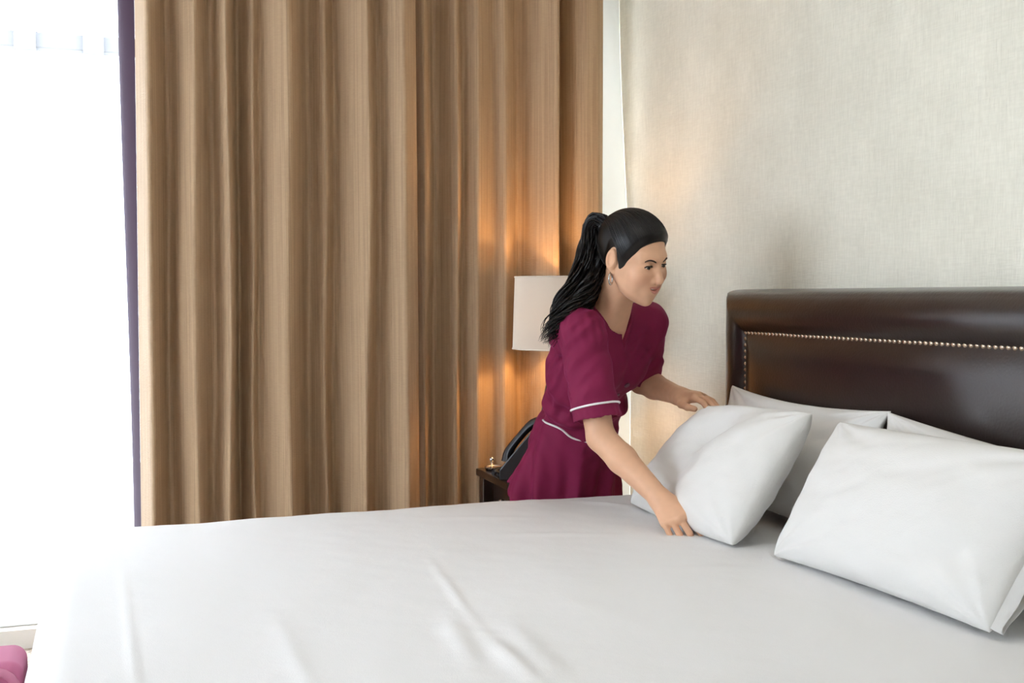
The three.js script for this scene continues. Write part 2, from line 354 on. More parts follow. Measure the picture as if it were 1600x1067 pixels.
pillow('white pillow against the headboard, partly behind the held pillow', [[1.81, 1.005, -3.06], [1.79, 1.0, -2.28], [1.67, .675, -2.28], [1.68, .675, -3.05]], .12, { seed: 2, concave: .10 });
pillow('white pillow against the headboard, behind the big front pillow', [[1.785, .998, -2.285], [1.79, .93, -1.42], [1.66, .675, -1.42], [1.67, .675, -2.20]], .12, { seed: 5, concave: .05 });
pillow('large plump white pillow in front, nearest the viewer', [[1.638, .98, -2.27], [1.665, .985, -1.56], [1.475, .678, -1.60], [1.445, .678, -2.25]], .17, { seed: 8, concave: .03, hem: 1 });
pillow('white pillow held by the woman in both hands', [[1.60, .962, -2.83], [1.625, .99, -2.37], [1.41, .678, -2.38], [1.42, .678, -2.965]], .18,
  { seed: 11, concave: -.025, dent: [[[.4, 1.1], [-.2, .4], .030, .30], [[-.2, .4], [-.3, -.7], .032, .30]] });

// ---------------------------------------------------------------- bedside table with lamp, telephone and tray
{
  const x0 = 1.275, x1 = 1.67, z0 = -4.0, z1 = -3.64, h = .64;
  const o = thing('bedside_table', 'dark wooden bedside table beneath the lamp by the drapes', 'table', [(x0 + x1) / 2, 0, (z0 + z1) / 2]);
  const hx = (x1 - x0) / 2, hz = (z1 - z0) / 2;
  mesh('table_top', rbox(-hx, hx, h - .028, h, -hz, hz, .005), M.darkWood, o);
  const d = mesh('drawer_box', rbox(-hx + .06, hx - .03, h - .17, h - .028, -hz + .02, hz - .02, .004), M.darkWood, o);
  mesh('drawer_front', rbox(-hx + .05, -hx + .06, h - .16, h - .04, -hz + .03, hz - .03, .003), M.darkWood, o);
  mesh('knob', new THREE.SphereGeometry(.012, 12, 8).translate(-hx + .04, h - .1, 0), M.steel, o);
  for (const sx of [-1, 1]) for (const sz of [-1, 1]) mesh('leg', rbox(sx * (hx - .035) - .025, sx * (hx - .035) + .025, 0, h - .028, sz * (hz - .035) - .025, sz * (hz - .035) + .025, .004), M.darkWood, o);
  mesh('lower_shelf', rbox(-hx + .03, hx - .03, .18, .2, -hz + .03, hz - .03, .004), M.darkWood, o);
}
{
  const o = thing('table_lamp', 'bedside lamp with off-white drum shade and dark base', 'lamp', [1.53, .64, -3.83]);
  const lathe = (p) => new THREE.LatheGeometry(p.map(([r, y]) => new THREE.Vector2(r, y)), 40);
  mesh('base', lathe([[0, 0], [.085, 0], [.088, .008], [.085, .018], [.06, .026]]), M.black, o);
  mesh('body', lathe([[.06, .022], [.062, .1], [.055, .22], [.04, .31], [.022, .36], [.018, .37]]), M.black, o);
  mesh('collar', lathe([[.02, .335], [.0345, .335], [.0345, .352], [.02, .355]]), M.steel, o);
  mesh('stem', new THREE.CylinderGeometry(.008, .008, .18, 12).translate(0, .45, 0), M.steel, o);
  mesh('lamp_shade', new THREE.CylinderGeometry(.152, .160, .26, 64, 1, true).translate(0, .58, 0), M.shade, o);
  for (const [q, y] of [[.152, .71], [.160, .45]]) mesh('shade_trim', new THREE.TorusGeometry(q, .0025, 6, 64).rotateX(Math.PI / 2).translate(0, y, 0), M.shadeTrim, o);
  mesh('spider', mergeGeometries([0, 1, 2].map((k) => new THREE.CylinderGeometry(.002, .002, .152, 6).rotateZ(Math.PI / 2).translate(.076, .70, 0).rotateY(k * Math.PI * 2 / 3))), M.steel, o);
  const bulb = mesh('light_bulb', new THREE.SphereGeometry(.03, 20, 14).translate(0, .57, 0), std({ color: '#fff4e0', emissive: new THREE.Color().setRGB(1, .62, .3), emissiveIntensity: 3, roughness: .5 }), o);
  const l = new THREE.PointLight(new THREE.Color().setRGB(1, .56, .22), .52, 0, 2); l.position.set(0, .57, 0); l.castShadow = true; l.shadow.radius = 1.4; l.name = 'bulb_light'; o.add(l);
}
{
  const o = thing('telephone', 'black desk telephone on the bedside table behind the woman', 'telephone', [1.375, .64, -3.745]); o.rotation.y = -.5;
  const s = new THREE.Shape(); s.moveTo(-.07, 0); s.lineTo(.06, 0); s.lineTo(.06, .16); s.lineTo(.04, .165); s.lineTo(-.07, .03); s.closePath();
  mesh('phone_body', new THREE.ExtrudeGeometry(s, { depth: .18, bevelEnabled: true, bevelSize: .005, bevelThickness: .005, bevelSegments: 2 }).translate(0, .005, -.09), M.black, o);
  const slope = Math.atan2(.135, .11);
  mesh('handset', tubeAlong([V(-.07, .045, -.07), V(-.068, .075, -.07), V(-.03, .13, -.07), V(.02, .18, -.07), V(.045, .185, -.07)], .02, 24, 10, (t) => .75 + .55 * Math.pow(Math.abs(t - .5) * 2, 3)), M.black, o);
  const bg = new RoundedBoxGeometry(.014, .006, .014, 1, .002); bg.rotateZ(slope);
  for (let i = 0; i < 4; i++) for (let j = 0; j < 3; j++) mesh('key', bg, M.steel, o).position.set(-.057 + i * .018, .049 + i * .0221, .0 + j * .024);
  mesh('cord', tubeAlong(Array.from({ length: 60 }, (_, i) => V(-.085 + .012 * Math.cos(i * 1.25) - .02 * Math.sin(i / 19), .012 + .009 * Math.sin(i * 1.25) + .002, -.08 + i * .0024)), .0028, 240, 5), M.black, o);
}
{
  const o = thing('metal_tray', 'small shiny metal tray at the edge of the bedside table', 'tray', [1.33, .64, -3.93]);
  mesh('dish', new THREE.LatheGeometry([[0, .002], [.034, .002], [.04, .012], [.042, .012], [.036, 0], [0, 0]].map(([r, y]) => new THREE.Vector2(r, y)), 32), M.steel, o);
  mesh('knob', new THREE.LatheGeometry([[.004, .002], [.004, .03], [.009, .036], [.009, .044], [0, .05]].map(([r, y]) => new THREE.Vector2(r, y)), 16).translate(-.015, 0, 0), M.steel, o);
}

// ---------------------------------------------------------------- pink chair beyond the foot of the bed
{
  const o = thing('slipper_chair', 'low pink upholstered chair at the foot of the bed', 'chair', [-.482, 0, -2.2]);
  mesh('seat', rbox(-.31, .31, .2, .40, -.18, .36, .05, 4), M.pink, o);
  const b = mesh('backrest', rbox(-.31, .31, .2, .565, -.33, -.17, .03, 5), M.pink, o);
  mesh('piping', tubeAlong([V(-.30, .25, -.172), V(-.30, .51, -.172), V(-.28, .545, -.172), V(-.2, .555, -.172), V(.2, .555, -.172), V(.28, .545, -.172), V(.30, .51, -.172), V(.30, .25, -.172)], .009, 80, 8), M.pinkPiping, b);
  for (const sx of [-1, 1]) for (const z of [-.29, .31]) mesh('leg', new THREE.CylinderGeometry(.022, .015, .2, 12).translate(sx * .26, .1, z), M.darkWood, o);
}

// ---------------------------------------------------------------- the woman: signed distances, meshed with surface nets
const smin = (a, b, k) => { const h = Math.max(k - Math.abs(a - b), 0) / k; return Math.min(a, b) - h * h * k * .25; };
const smax = (a, b, k) => -smin(-a, -b, k);
function cap(x, y, z, c) {                            // c: ax ay az bx by bz ra rb
  const px = x - c[0], py = y - c[1], pz = z - c[2], bx = c[3] - c[0], by = c[4] - c[1], bz = c[5] - c[2], bb = bx * bx + by * by + bz * bz;
  let t = bb > 1e-12 ? (px * bx + py * by + pz * bz) / bb : 0; t = t < 0 ? 0 : t > 1 ? 1 : t;
  const dx = px - bx * t, dy = py - by * t, dz = pz - bz * t; return Math.sqrt(dx * dx + dy * dy + dz * dz) - (c[6] + (c[7] - c[6]) * t);
}
const C = (a, b, ra, rb = ra) => [a.x, a.y, a.z, b.x, b.y, b.z, ra, rb];
function ell(x, y, z, cx, cy, cz, rx, ry, rz) {
  const a = (x - cx) / rx, b = (y - cy) / ry, c = (z - cz) / rz, k0 = Math.sqrt(a * a + b * b + c * c), k1 = Math.sqrt(a * a / rx / rx + b * b / ry / ry + c * c / rz / rz);
  return k1 < 1e-9 ? -Math.min(rx, ry, rz) : k0 * (k0 - 1) / k1;
}
function surfaceNet(f, lo, hi, cell, colour) {
  const n = [0, 1, 2].map((k) => Math.ceil((hi[k] - lo[k]) / cell) + 1), [nx, ny, nz] = n, val = new Float32Array(nx * ny * nz);
  // coarse pass: skip blocks far from the surface
  const B = 4; for (let k = 0; k < nz; k += B) for (let j = 0; j < ny; j += B) for (let i = 0; i < nx; i += B) {
    const c = f(lo[0] + (i + 1.5) * cell, lo[1] + (j + 1.5) * cell, lo[2] + (k + 1.5) * cell), far = Math.abs(c) > cell * 7;
    for (let kk = k; kk < Math.min(nz, k + B); kk++) for (let jj = j; jj < Math.min(ny, j + B); jj++) for (let ii = i; ii < Math.min(nx, i + B); ii++)
      val[(kk * ny + jj) * nx + ii] = far ? c : f(lo[0] + ii * cell, lo[1] + jj * cell, lo[2] + kk * cell);
  }
  const id = new Int32Array(nx * ny * nz).fill(-1), pos = [], idx = [], off = [0, 1, nx, nx + 1, nx * ny, nx * ny + 1, nx * ny + nx, nx * ny + nx + 1];
  const edges = [[0, 1], [2, 3], [4, 5], [6, 7], [0, 2], [1, 3], [4, 6], [5, 7], [0, 4], [1, 5], [2, 6], [3, 7]];
  for (let k = 0; k < nz - 1; k++) for (let j = 0; j < ny - 1; j++) for (let i = 0; i < nx - 1; i++) {
    const o = (k * ny + j) * nx + i; let m = 0; for (let c = 0; c < 8; c++) if (val[o + off[c]] < 0) m |= 1 << c;
    if (m === 0 || m === 255) continue;
    let sx = 0, sy = 0, sz = 0, s = 0;
    for (const [a, b] of edges) { const ia = (m >> a) & 1, ib = (m >> b) & 1; if (ia === ib) continue; const va = val[o + off[a]], vb = val[o + off[b]], t = va / (va - vb);
      sx += (a & 1) + ((b & 1) - (a & 1)) * t; sy += ((a >> 1) & 1) + (((b >> 1) & 1) - ((a >> 1) & 1)) * t; sz += (a >> 2) + ((b >> 2) - (a >> 2)) * t; s++; }
    id[o] = pos.length / 3; pos.push(lo[0] + (i + sx / s) * cell, lo[1] + (j + sy / s) * cell, lo[2] + (k + sz / s) * cell);
  }
  const quad = (a, b, c, d, flip) => { if (a < 0 || b < 0 || c < 0 || d < 0) return; if (flip) idx.push(a, c, b, a, d, c); else idx.push(a, b, c, a, c, d); };
  for (let k = 1; k < nz - 1; k++) for (let j = 1; j < ny - 1; j++) for (let i = 1; i < nx - 1; i++) {
    const o = (k * ny + j) * nx + i, v = val[o] < 0;
    if (v !== val[o + 1] < 0) quad(id[o - nx - nx * ny], id[o - nx * ny], id[o], id[o - nx], !v);
    if (v !== val[o + nx] < 0) quad(id[o - 1 - nx * ny], id[o - 1], id[o], id[o - nx * ny], !v);
    if (v !== val[o + nx * ny] < 0) quad(id[o - 1 - nx], id[o - nx], id[o], id[o - 1], !v);
  }
  const nor = [], col = [], e = cell * .5;
  for (let i = 0; i < pos.length; i += 3) { const x = pos[i], y = pos[i + 1], z = pos[i + 2];
    let a = f(x + e, y, z) - f(x - e, y, z), b = f(x, y + e, z) - f(x, y - e, z), c = f(x, y, z + e) - f(x, y, z - e); const l = Math.hypot(a, b, c) || 1; nor.push(a / l, b / l, c / l);
    if (colour) col.push(...colour(x, y, z)); }
  const g = new THREE.BufferGeometry(); g.setAttribute('position', new THREE.Float32BufferAttribute(pos, 3)); g.setAttribute('normal', new THREE.Float32BufferAttribute(nor, 3));
  if (colour) g.setAttribute('color', new THREE.Float32BufferAttribute(col, 3)); g.setIndex(idx); return g;
}
function onto(f, p, off = 0) {                        // move p to the surface f = off
  const e = .002, q = p.clone();
  for (let i = 0; i < 14; i++) { const d = f(q.x, q.y, q.z) - off, g = V(f(q.x + e, q.y, q.z) - f(q.x - e, q.y, q.z), f(q.x, q.y + e, q.z) - f(q.x, q.y - e, q.z), f(q.x, q.y, q.z + e) - f(q.x, q.y, q.z - e)); g.normalize(); q.addScaledVector(g, -d * .9); }
  return q;
}
{
  const P = thing('person', 'woman in maroon uniform bending over the bed to place a pillow', 'person', [1.385, 0, -3.40]);
  const O = P.position, local = (g) => g.translate(-O.x, -O.y, -O.z);
  // joints
  const shR = V(1.232, 1.178, -2.895), elR = V(1.258, .895, -2.82), wrR = V(1.357, .742, -2.64);
  const shL = V(1.515, 1.2, -3.06), elL = V(1.573, 1.012, -3.215), wrL = V(1.597, .982, -3.0);
  const neckB = V(1.362, 1.235, -2.985), waist = V(1.395, .96, -3.235), pel = V(1.385, .865, -3.385);
  const L = shL.clone().sub(shR).normalize(), U0 = neckB.clone().sub(waist), U = U0.clone().addScaledVector(L, -U0.dot(L)).normalize(), F = L.clone().cross(U);
  const at = (o, l, u, f) => o.clone().addScaledVector(L, l).addScaledVector(U, u).addScaledVector(F, f);
  const chest = waist.clone().lerp(neckB, .55);
  // head frame
  const HO = V(1.372, 1.383, -2.855), hf = V(.40, -.30, .86).normalize();
  let hl = V(.89, .13, -.42); hl.addScaledVector(hf, -hl.dot(hf)).normalize(); const hu = hf.clone().cross(hl).normalize();
  const H = (x, y, z) => HO.clone().addScaledVector(hl, x).addScaledVector(hu, y).addScaledVector(hf, z);
  const toH = (x, y, z) => { const a = x - HO.x, b = y - HO.y, c = z - HO.z; return [a * hl.x + b * hl.y + c * hl.z, a * hu.x + b * hu.y + c * hu.z, a * hf.x + b * hf.y + c * hf.z]; };
  const cap2 = (x, y, z, a, b, ra, rb) => cap(x, y, z, [...a, ...b, ra, rb]);
  const core = (x, y, z) => {                          // head without features, own axes (x: her left)
    const ax = Math.abs(x);
    let d = ell(x, y, z, 0, .038, -.012, .076, .086, .096);
    d = smin(d, ell(x, y, z, 0, -.03, .03, .057, .082, .060), .04);
    d = smin(d, cap2(ax, y, z, [.045, -.03, .0], [.039, -.062, .02], .024, .019), .03);
    d = smin(d, cap2(ax, y, z, [.036, -.068, .045], [0, -.098, .066], .018, .0165), .03);
    return d;
  };
  const lipY = (x) => -.0600 + 14 * x * x;             // mouth line, corners up
  const face = (x, y, z) => {
    const ax = Math.abs(x); let d = core(x, y, z);
    d = smin(d, ell(ax, y, z, .037, -.028, .062, .026, .024, .022), .025);           // cheek
    d = smin(d, cap2(ax, y, z, [.012, .026, .082], [.044, .024, .066], .009, .007), .018);  // brow
    d = smax(d, -ell(ax, y, z, .031, .006, .100, .021, .0125, .020), .014);          // socket
    d = smin(d, cap2(x, y, z, [0, .016, .082], [0, -.030, .1045], .0060, .0085), .014);     // nose
    d = smin(d, ell(x, y, z, 0, -.0325, .1005, .0095, .0085, .0105), .008);
    d = smin(d, ell(ax, y, z, .0125, -.0345, .0885, .0075, .0075, .009), .007);
    d = smax(d, -ell(ax, y, z, .0062, -.0425, .0955, .0035, .0035, .005), .004);     // nostril
    d = smin(d, ell(x, y, z, 0, -.058, .076, .032, .024, .016), .016);               // muzzle
    const ml = lipY(x), fade = clamp(1 - ax / .026);
    d = smin(d, cap2(ax, y - ml, z, [0, .0062, .0915], [.023, .0005, .0795], .0052, .0026), .006);
    d = smin(d, cap2(ax, y - ml, z, [0, -.0085, .0895], [.021, -.002, .0785], .0062, .003), .006);
    d = smax(d, -ell(x, y - ml, z, 0, -.0005, .095, .0175, .0024, .012), .002);      // parted lips
    // lids: a shell over the eyeball with an almond opening, gaze down
    const ex = ax - .031, ey = y - .005, ez = z - .0725, eb = Math.hypot(ex, ey, ez), lid = eb - .0142, open = ell(ex, ey, ez, .0, -.0012, .012, .0135, .0042, .012);
    d = smin(d, smax(lid, -open, .0015), .005); d = Math.max(d, -open);
    // ear
    const er = ell(ax, y, z, .0795, .003, -.012, .0110, .031, .0185), hole = ell(ax, y, z, .0905, .007, -.009, .0085, .021, .0110);
    d = smin(d, smax(er, -hole, .004), .006); d = smin(d, ell(ax, y, z, .0735, -.027, -.006, .006, .009, .008), .005);
    return d;
  };
  const bodyCaps = [
    C(at(chest, -.07, 0, -.0), at(chest, .07, 0, -.0), .094), C(at(chest, -.05, -.08, 0), at(chest, .05, -.08, 0), .088), C(V(waist.x - .05, waist.y, waist.z + .02), V(waist.x + .05, waist.y, waist.z - .03), .086),
    C(V(pel.x - .025, pel.y - .02, pel.z + .025), V(pel.x + .06, pel.y - .02, pel.z + .025), .082), C(at(neckB, -.115, -.075, -.012), at(neckB, .115, -.075, -.012), .056),
    C(at(chest, -.07, .0, .06), at(chest, -.065, -.02, .065), .05), C(at(chest, .07, .0, .06), at(chest, .065, -.02, .065), .05),
    C(at(neckB, 0, -.05, -.01), at(neckB, 0, .0, -.005), .062, .05),
  ];
  const legCaps = [-1, 1].flatMap((s) => [C(V(pel.x + .008 + s * .05, .80, -3.375), V(pel.x + s * .075, .48, -3.36), .074, .056), C(V(pel.x + s * .08, .48, -3.36), V(pel.x + s * .08, .09, -3.42), .054, .036), C(V(pel.x + s * .08, .06, -3.43), V(pel.x + s * .085, .045, -3.31), .034, .028)]);
  const neck = [C(at(neckB, 0, -.01, -.008), H(0, -.045, -.028), .0535, .051), C(at(neckB, -.02, -.02, .03), H(-.035, -.04, -.01), .014, .014), C(at(neckB, .02, -.02, .03), H(.035, -.04, -.01), .014, .014)];
  const armR = [C(at(shR, .02, .005, 0), shR, .052), C(shR, elR, .046, .0385), C(elR, elR.clone().lerp(wrR, .35), .0385, .0395), C(elR.clone().lerp(wrR, .35), wrR, .0395, .0265)];
  const armL = [C(at(shL, -.02, .005, 0), shL, .052), C(shL, elL, .046, .0385), C(elL, elL.clone().lerp(wrL, .35), .0385, .039), C(elL.clone().lerp(wrL, .35), wrL, .039, .0265)];
  // hands: palm and five finger chains each
  function hand(wrist, dir, side, nrm, bends, spread, thumbPts, splay = 0) {   // dir: wrist to knuckles, side: towards the index finger, nrm: out of the back of the hand
    dir = dir.clone().normalize(); nrm = nrm.clone().addScaledVector(dir, -nrm.dot(dir)).normalize(); side = side.clone().addScaledVector(dir, -side.dot(dir)).addScaledVector(nrm, -side.dot(nrm)).normalize();
    const q = (a, b, c) => wrist.clone().addScaledVector(dir, a).addScaledVector(side, b).addScaledVector(nrm, c);
    const palm = [C(q(-.01, .006, 0), q(.07, .026, .004), .021, .0145), C(q(-.01, -.004, 0), q(.072, .006, .005), .021, .0145), C(q(-.01, -.01, 0), q(.066, -.014, .002), .02, .0135), C(q(0, -.014, 0), q(.06, -.03, -.002), .018, .0125), C(q(.01, .018, -.008), q(.04, .032, -.014), .019, .015)];
    const fingers = [], len = [[.040, .024, .019], [.044, .028, .020], [.040, .026, .020], [.032, .020, .017]], b0 = [.030, .010, -.011, -.031], rad = [.0092, .0095, .009, .008];
    for (let i = 0; i < 4; i++) {
      let p = q(.074 - Math.abs(i - 1) * .005, b0[i], .003), ang = 0; const sp = (1.5 - i) * splay;
      for (let j = 0; j < 3; j++) { ang += bends[i][j]; const d = dir.clone().multiplyScalar(Math.cos(ang)).addScaledVector(nrm, -Math.sin(ang)).addScaledVector(side, sp).normalize(), e = p.clone().addScaledVector(d, len[i][j]);
        fingers.push(C(p, e, rad[i] * (1 - j * .07), rad[i] * (.95 - j * .09))); p = e; }
    }
    const tp = thumbPts.map(([a, b, c]) => q(a, b, c)), thumb = [C(tp[0], tp[1], .0145, .0115), C(tp[1], tp[2], .0112, .0102), C(tp[2], tp[3], .0102, .0085)];
    return { palm, fingers, thumb };
  }
  const hR = hand(wrR, V(.12, -.52, .80), V(.85, .22, .1), V(-.45, .62, .55),
    [[.30, .60, .35], [.60, .95, .6], [.68, 1.05, .6], [.75, 1.1, .6]], 0, [[.012, .022, -.006], [.045, .046, -.016], [.07, .05, -.03], [.09, .044, -.04]], .06);
  const hL = hand(wrL, V(.42, .0, .9), V(-.35, .1, .55), V(.0, 1, -.1),
    [[.35, .45, .3], [.3, .4, .3], [.3, .4, .3], [.35, .4, .3]], 0, [[.012, .022, -.008], [.04, .048, -.020], [.068, .056, -.026], [.09, .05, -.03]], .04);
  const handD = (h) => (x, y, z) => {
    let d = 9; for (const c of h.palm) d = smin(d, cap(x, y, z, c), .012);
    let fd = 9; for (const c of h.fingers) fd = Math.min(fd, cap(x, y, z, c)); d = smin(d, fd, .005);
    let t = 9; for (const c of h.thumb) t = smin(t, cap(x, y, z, c), .004); return smin(d, t, .008);
  };
  const many = (list, k) => (x, y, z) => { let d = 9; for (const c of list) d = smin(d, cap(x, y, z, c), k); return d; };
  const torsoD = many(bodyCaps, .05), legD = many(legCaps, .02), neckD = many(neck, .02), armRD = many(armR, .012), armLD = many(armL, .012), hRD = handD(hR), hLD = handD(hL);
  const headD = (x, y, z) => { const [a, b, c] = toH(x, y, z), r = Math.hypot(a, b - .01, c) - .13; return r > .05 ? r : face(a, b, c); };
  const skinTop = (x, y, z) => smin(smin(headD(x, y, z), neckD(x, y, z), .018), torsoD(x, y, z), .03);
  const SK = new THREE.Color('#e4b28f'), LIP = new THREE.Color('#c8786e'), LASH = new THREE.Color('#2a1914'), CH = new THREE.Color('#c98068');
  const skinColour = (x, y, z) => {
    const [a, b, c] = toH(x, y, z), k = 1 + .05 * N3(x * 60, y * 60, z * 60); let col = SK.clone().multiplyScalar(k);
    if (c > .04 && b > -.13 && b < .1) {
      const ax = Math.abs(a), ml = lipY(a), dy = b - ml;
      col.lerp(CH, .35 * Math.exp(-((ax - .04) ** 2 + (b + .03) ** 2) / .0006));
      if (ax < .026) { const up = .0098 * (1 - (ax / .024) ** 2), lo = -.0128 * (1 - (ax / .023) ** 2); if (c > .068) col.lerp(LIP, .8 * sstep(-.0012, .0012, up - dy) * sstep(-.0012, .0012, dy - lo)); }
      const ex = ax - .031, ey = b - .005, open = ell(ex, ey, c - .0725, .0, -.0012, .012, .0135, .0042, .012);
      if (open < .0016 && ey > -.003) col.copy(LASH);
    }
    return [col.r, col.g, col.b];
  };
  const parts = [
    surfaceNet(headD, [HO.x - .12, HO.y - .135, HO.z - .125], [HO.x + .13, HO.y + .145, HO.z + .13], .0019, skinColour),
    surfaceNet((x, y, z) => smin(neckD(x, y, z), torsoD(x, y, z), .03), [1.17, 1.08, -3.12], [1.56, 1.40, -2.82], .004, skinColour),
    surfaceNet((x, y, z) => smin(armRD(x, y, z), hRD(x, y, z), .014), [1.19, .62, -2.93], [1.47, 1.05, -2.46], .0027, skinColour),
    surfaceNet((x, y, z) => smin(armLD(x, y, z), hLD(x, y, z), .014), [1.49, .88, -3.29], [1.72, 1.12, -2.80], .0027, skinColour),
    surfaceNet((x, y, z) => smin(torsoD(x, y, z), legD(x, y, z), .03), [1.1, -.02, -3.6], [1.65, 1.2, -2.85], .012, skinColour),
  ];
  const body = mesh('body', local(mergeGeometries(parts)), M.skin, P);

  // uniform: tunic with sleeves and flared hem
  const vO = at(neckB, .022, -.066, .06);                 // foot of the V neck
  const hemC = V(1.375, .67, -3.43);
  const fold = (x, y, z) => { const an = Math.atan2(z + 3.40, x - 1.385); return Math.sin(an * 9 + 2.2 * N3(x * 3, y * 2, z * 3)) * .5 + Math.sin(an * 17 + y * 6) * .25; };
  const tunicBase = (x, y, z) => {
    let d = smin(neckD(x, y, z), torsoD(x, y, z), .03) - .010;
    // flared peplum below the waist, fuller behind
    const top = .94, t = clamp((top - y) / .28), cx = lerp(1.40, 1.375, t), cz = lerp(-3.26, -3.39, t), rx = lerp(.098, .185, t), rz = lerp(.09, .15, t);
    const ax = x - cx, az = z - cz, k = Math.hypot(ax / rx, az / rz), ring = (k - 1) * Math.min(rx, rz) - .020 * t * fold(x, y, z);
    let skirt = Math.max(ring, y - top, .672 - y - .08 * clamp((z + 3.45) * 6)); d = smin(d, skirt, .03);
    // tie-belt gathers at the waist
    const wd = Math.abs((y - .945) * .8 + (z + 3.24) * .5); d -= .004 * Math.exp(-wd * wd / .0004) - .005 * Math.exp(-((wd - .03) ** 2) / .0003);
    return d;
  };
  const cuffR = shR.clone().lerp(elR, .83), cuffL = shL.clone().lerp(elL, .86), axR = elR.clone().sub(shR).normalize(), axL = elL.clone().sub(shL).normalize();
  const sleeve = (sh, cuff, ax, r0, r1) => { const c = C(at(sh, 0, .0, 0), cuff.clone().addScaledVector(ax, .06), r0, r1), hole = C(cuff.clone().addScaledVector(ax, -.04), cuff.clone().addScaledVector(ax, .09), r1 - .009, r1 - .005), ca = ax.dot(cuff);
    return (x, y, z) => { const along = x * ax.x + y * ax.y + z * ax.z - ca; let d = cap(x, y, z, c); d = Math.max(d, along); if (along > -.035) d = Math.max(d, -cap(x, y, z, hole)); return d; }; };
  const sA = V(1, 0, 0).addScaledVector(axR, -axR.x).normalize(), sB = axR.clone().cross(sA);
  const slR = sleeve(shR, cuffR, axR, .064, .067), slL = sleeve(shL, cuffL, axL, .060, .060);
  const shoulder = C(at(neckB, -.10, -.065, -.012), at(shR, 0, .0, 0), .062, .066), shoulderL = C(at(neckB, .10, -.065, -.012), at(shL, 0, 0, 0), .062, .06);
  const vneck = (x, y, z) => { const dx = x - vO.x, dy = y - vO.y, dz = z - vO.z, l = dx * L.x + dy * L.y + dz * L.z, u = dx * U.x + dy * U.y + dz * U.z, f = dx * F.x + dy * F.y + dz * F.z;
    const wedge = (Math.abs(l) - u * .58) * .86, nk = cap(x, y, z, neckHole); return Math.min(Math.max(wedge, -f - .03), nk); };
  const neckHole = C(at(neckB, 0, .0, .0), at(neckB, 0, .15, .02), .072, .12);
  const tunic = (x, y, z) => {
    let d = smin(tunicBase(x, y, z), cap(x, y, z, shoulder), .04); d = smin(d, cap(x, y, z, shoulderL), .04);
    const w = .0045 * N3(x * 22 + y * 9, y * 16, z * 20) + .003 * Math.sin(x * 90 + 5 * N3(x * 10, y * 12, z * 10)) * Math.exp(-((y - .93) ** 2) / .0022) + .003 * Math.sin((x * 1.2 - y * 1.6 + z) * 70 + 4 * N3(x * 8, y * 8, z * 8)) * clamp(N3(x * 7, y * 7, z * 7) * 2.5 + .2);
    const ux = x - shR.x, uy = y - shR.y, uz = z - shR.z, al = ux * axR.x + uy * axR.y + uz * axR.z, an = Math.atan2(ux * sB.x + uy * sB.y + uz * sB.z, ux * sA.x + uy * sA.y + uz * sA.z);
    let sl = slR(x, y, z);
    if (sl < .03) sl += .0045 * Math.sin(al * 62 - an * 2.6 + 3 * N3(x * 9, y * 9, z * 9)) * sstep(.03, .10, al) * (1 - sstep(.19, .23, al)) * clamp(.55 + 1.6 * N3(x * 12, y * 8, z * 12)) + .0028 * Math.sin(an * 15) * Math.exp(-((al - .0) ** 2) / .0012) + .0006 * Math.sin(an * 20) * sstep(.205, .225, al);
    d = smin(d, sl, .022); d = smin(d, slL(x, y, z), .022);
    const vn = vneck(x, y, z); return smax(d + w * clamp(vn * 40), -vn, .008);
  };
  const tun = mesh('tunic', local(surfaceNet(tunic, [1.08, .62, -3.64], [1.66, 1.33, -2.76], .0038)), M.uniform, P);
  const pants = (x, y, z) => { let d = legD(x, y, z) - .012; d = smin(d, cap(x, y, z, C(V(pel.x - .025, pel.y - .03, pel.z + .02), V(pel.x + .06, pel.y - .03, pel.z + .02), .08)), .03);
    const sk = ell(x, y, z, 1.39, .50, -3.385, .165, .36, .12); d = smin(d, sk, .02); return Math.max(d, .12 - y); };
  mesh('trousers', local(surfaceNet(pants, [1.12, .08, -3.62], [1.65, .92, -3.16], .009)), M.uniform, P);
  for (const s of [-1, 1]) mesh('shoe', local(surfaceNet((x, y, z) => Math.max(cap(x, y, z, C(V(pel.x + s * .08, .05, -3.45), V(pel.x + s * .087, .035, -3.28), .043, .036)), .004 - y), [pel.x + s * .08 - .08, -.01, -3.52], [pel.x + s * .08 + .08, .12, -3.2], .006)), M.shoe, P);
  // white piping on the cuffs and pocket, buttons
  const ringPts = (sl, cuff, ax, back, r) => { const o = cuff.clone().addScaledVector(ax, -back), e1 = V(1, 0, 0).addScaledVector(ax, -ax.x).normalize(), e2 = ax.clone().cross(e1), a = []; for (let i = 0; i < 40; i++) { const t = i / 40 * Math.PI * 2; let p = o.clone().addScaledVector(e1, Math.cos(t) * r).addScaledVector(e2, Math.sin(t) * r); a.push(p); } return a.map((p) => onto(sl, p, .001)); };
  for (const [sl, cuff, ax, r] of [[slR, cuffR, axR, .067]]) {
    const c = new THREE.CatmullRomCurve3(ringPts(tunic, cuff, ax, .035, r), true); mesh('cuff_piping', local(new THREE.TubeGeometry(c, 80, .0033, 6, true)), M.piping, tun);
  }
  const pocket = [V(1.21, .915, -3.32), V(1.245, .89, -3.27), V(1.285, .862, -3.2), V(1.33, .842, -3.2), V(1.385, .83, -3.2)].map((p) => onto(tunic, p, .001));
  mesh('pocket_piping', local(tubeAlong(pocket, .0034, 40, 6)), M.piping, tun);
  const buttonG = new THREE.CylinderGeometry(.0085, .0085, .004, 20); buttonG.rotateX(Math.PI / 2);
  for (const u of [-.19, -.27]) { const p = onto(tunic, at(neckB, .068, u, .16), .001), q = onto(tunic, at(neckB, .068, u, .16), .02), b = mesh('button', buttonG, M.button, tun); b.position.copy(p).sub(O); b.lookAt(q); b.quaternion.setFromUnitVectors(V(0, 0, 1), q.clone().sub(p).normalize()); }

